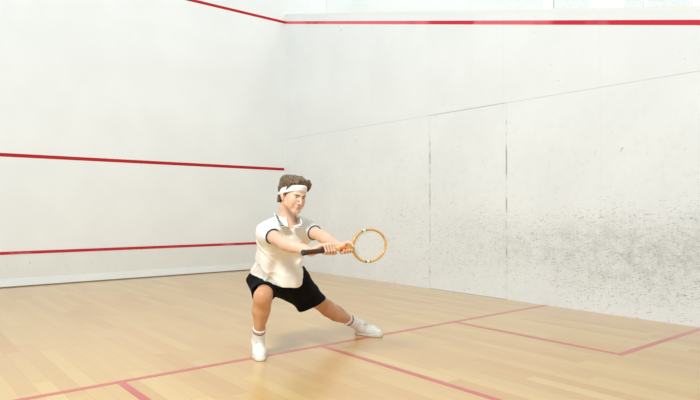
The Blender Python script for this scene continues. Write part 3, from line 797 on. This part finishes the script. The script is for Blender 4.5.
# ================================================================== RACKET
def wood(name, c1, c2):
    t = NT(name); v = t.coord(); n = t.noise(v, 25, 5, .6)
    t.set(Base_Color=t.mix(t.ramp(n, .35, .7), c1, c2), Roughness=.32, Coat_Weight=.4, Coat_Roughness=.15); return t.m
M_WOOD = wood('varnished_ash', srgb(214, 156, 68), srgb(230, 180, 96)); M_WOODY = wood('yellow_shaft', srgb(226, 184, 78), srgb(236, 200, 96))
M_DECAL = wood('orange_decal', srgb(214, 106, 42), srgb(226, 128, 54)); M_CREAM = simple('cream_binding', srgb(236, 228, 184), .4, .04)
M_GRIP = NT('brown_leather'); t = M_GRIP; v = t.coord(); n = t.noise(v, 60, 4); t.set(Base_Color=t.mix(n, srgb(58, 30, 18), srgb(92, 50, 30)), Roughness=.5); t.bump(n, .3, .002); M_GRIP = t.m
M_CAP = simple('dark_butt_cap', srgb(48, 52, 46), .5, .1); M_STR = simple('nylon_string', srgb(236, 236, 228), .4, .02); M_BIND = simple('dark_whipping', srgb(70, 52, 44), .5, .1)
rack = empty('tennis_racket', base, RZ)
tag(rack, 'old wooden racket with a brown leather grip held out in both hands by the player', 'racket')
HA, HB = .1405, .1160
hc = RA+RAX*(RLEN-HA)
def rp(a, ra=HA, rb=HB): return hc+RAX*math.cos(a)*ra+RV*math.sin(a)*rb
mb = MB(); N = 96
mb.tube([rp(2*math.pi*i/N, HA-.0068, HB-.0068) for i in range(N)], 0, 12, True, 0, (.0080, .0100, tuple(RN)))
mb.tube([rp(math.pi+a, HA-.012, HB-.012) for a in np.linspace(-.8, .8, 20)], 0, 10, False, 0, (.006, .009, tuple(RN)))
fr_ = mb.build('frame', M_WOOD, rack, True)
# throat wedge
s0, s1 = RLEN-2*HA-.055, RLEN-2*HA+.012
V = []
prof = [(s0, .0115), (s0+.02, .0125), (s0+.04, .019), (s1-.008, .034), (s1+.004, .046)]
for s_, w_ in prof:
    for sg, nn in ((1, 1), (1, -1), (-1, -1), (-1, 1)): V.append(RA+RAX*s_+RV*sg*w_+RN*nn*.0085)
Fc = [(3, 2, 1, 0), (16, 17, 18, 19)]+[(i*4+k_, i*4+(k_+1) % 4, (i+1)*4+(k_+1) % 4, (i+1)*4+k_) for i in range(4) for k_ in range(4)]
mesh_obj('throat', V, Fc, M_WOOD, rack)
mb = MB(); mb.tube([RA+RAX*.19, RA+RAX*(s0+.006)], 0, 12, False, 0, (.0125, .0100, tuple(RN))); mb.build('shaft', M_WOODY, rack)
mb = MB(); mb.tube([RA+RAX*.272, RA+RAX*.322], 0, 12, False, 0, (.0131, .0106, tuple(RN))); tag(mb.build('decal_band', M_DECAL, rack), 'orange painted band on the shaft')
mb = MB(); mb.tube([RA+RAX*s_ for s_ in (.008, .02, .05, .10, .18, .212)], 0, 8, False, 0, ([.0185, .0178, .0165, .0165, .0165, .0150], [.0165, .0160, .0150, .0150, .0150, .0138], tuple(RN)))
gp = mb.build('grip', M_GRIP, rack)
mb = MB(); mb.tube([RA-RAX*.004, RA, RA+RAX*.016], 0, 8, False, 0, ([.016, .0195, .0190], [.0145, .0172, .0168], tuple(RN))); mb.build('butt_cap', M_CAP, gp)
def bands(name, mat, lst, grow):
    for a0, a1 in lst:
        mb = MB(); mb.tube([rp(a, HA-.0068, HB-.0068) for a in np.linspace(a0, a1, 8)], 0, 12, False, 0, (.0080+grow, .0100+grow, tuple(RN))); mb.build(name, mat, rack, True)
D_ = math.radians
bands('binding', M_CREAM, [(D_(101), D_(112)), (D_(-104), D_(-93))], .0008)
bands('whipping', M_BIND, [(D_(112), D_(115)), (D_(-108), D_(-104)), (D_(-93), D_(-90.5)), (D_(99), D_(101))], .0009)
mb = MB(); ia, ib = HA-.010, HB-.010
ns = 17
for i in range(ns):
    q = -1+2*(i+.5)/ns*1.0; c_ = math.sqrt(max(0, 1-q*q))
    mb.tube([hc+RV*ib*q-RAX*ia*c_, hc+RV*ib*q+RAX*ia*c_], .0010, 5)
    mb.tube([hc+RAX*ia*q-RV*ib*c_+RN*.0006, hc+RAX*ia*q+RV*ib*c_+RN*.0006], .0010, 5)
mb.build('strings', M_STR, rack)

# ================================================================== LIGHT, CAMERA
def area(name, loc, target, size, power, color=(1, 1, 1), sy=None):
    l = bpy.data.lights.new(name, 'AREA'); l.energy = power; l.color = color; l.size = size
    if sy: l.shape = 'RECTANGLE'; l.size_y = sy
    o = bpy.data.objects.new(name, l); COL.objects.link(o); o.location = loc
    o.rotation_euler = (Vector(target)-Vector(loc)).to_track_quat('-Z', 'Y').to_euler(); return o
kl = Vector((CAM.x, CAM.y, 0))+rt*(-2.0)+fw*(-.4)
area('court_lamp', (kl.x, kl.y, 5.2), (4.2, -2.6, .3), 1.3, 420, (.96, 1, 1))
area('ceiling_lamp', (4.0, -2.6, 6.3), (4.6, -1.6, 0), 4.5, 30, (.88, .98, 1), 3)
area('ceiling_lamp', (3.2, -7.2, 6.3), (3.2, -7.2, 0), 4.5, 10, (.9, .97, 1), 3)

w = bpy.data.worlds.new('daylight_hall'); bpy.context.scene.world = w; w.use_nodes = True
bg = w.node_tree.nodes['Background']; bg.inputs[0].default_value = (.89, .98, 1, 1); bg.inputs[1].default_value = .50
area('gallery_fill', (W+.9, -4.5, 6.0), (W+.9, -4.5, 0), .8, 44, (1, .98, .96), 8)  # added fill that brightens the gallery wall, not a known fitting

cd = bpy.data.cameras.new('camera'); cam = bpy.data.objects.new('camera', cd); COL.objects.link(cam)
cd.sensor_width = 36; cd.lens = FPX/700*36; cd.clip_start = .05
cam.location = CAM
f = Vector((math.cos(YAW)*math.cos(PITCH), math.sin(YAW)*math.cos(PITCH), math.sin(PITCH)))
q = f.to_track_quat('-Z', 'Y'); cam.rotation_mode = 'QUATERNION'
from mathutils import Quaternion
cam.rotation_quaternion = q @ Quaternion((0, 0, 1), .0021)
sc = bpy.context.scene; sc.camera = cam
vs = sc.view_settings; vs.view_transform = 'Standard'; vs.look = 'None'; vs.gamma = 1; vs.use_curve_mapping = False; vs.exposure = 0.09
sc.cycles.max_bounces = 8; sc.cycles.diffuse_bounces = 5; sc.cycles.use_denoising = True
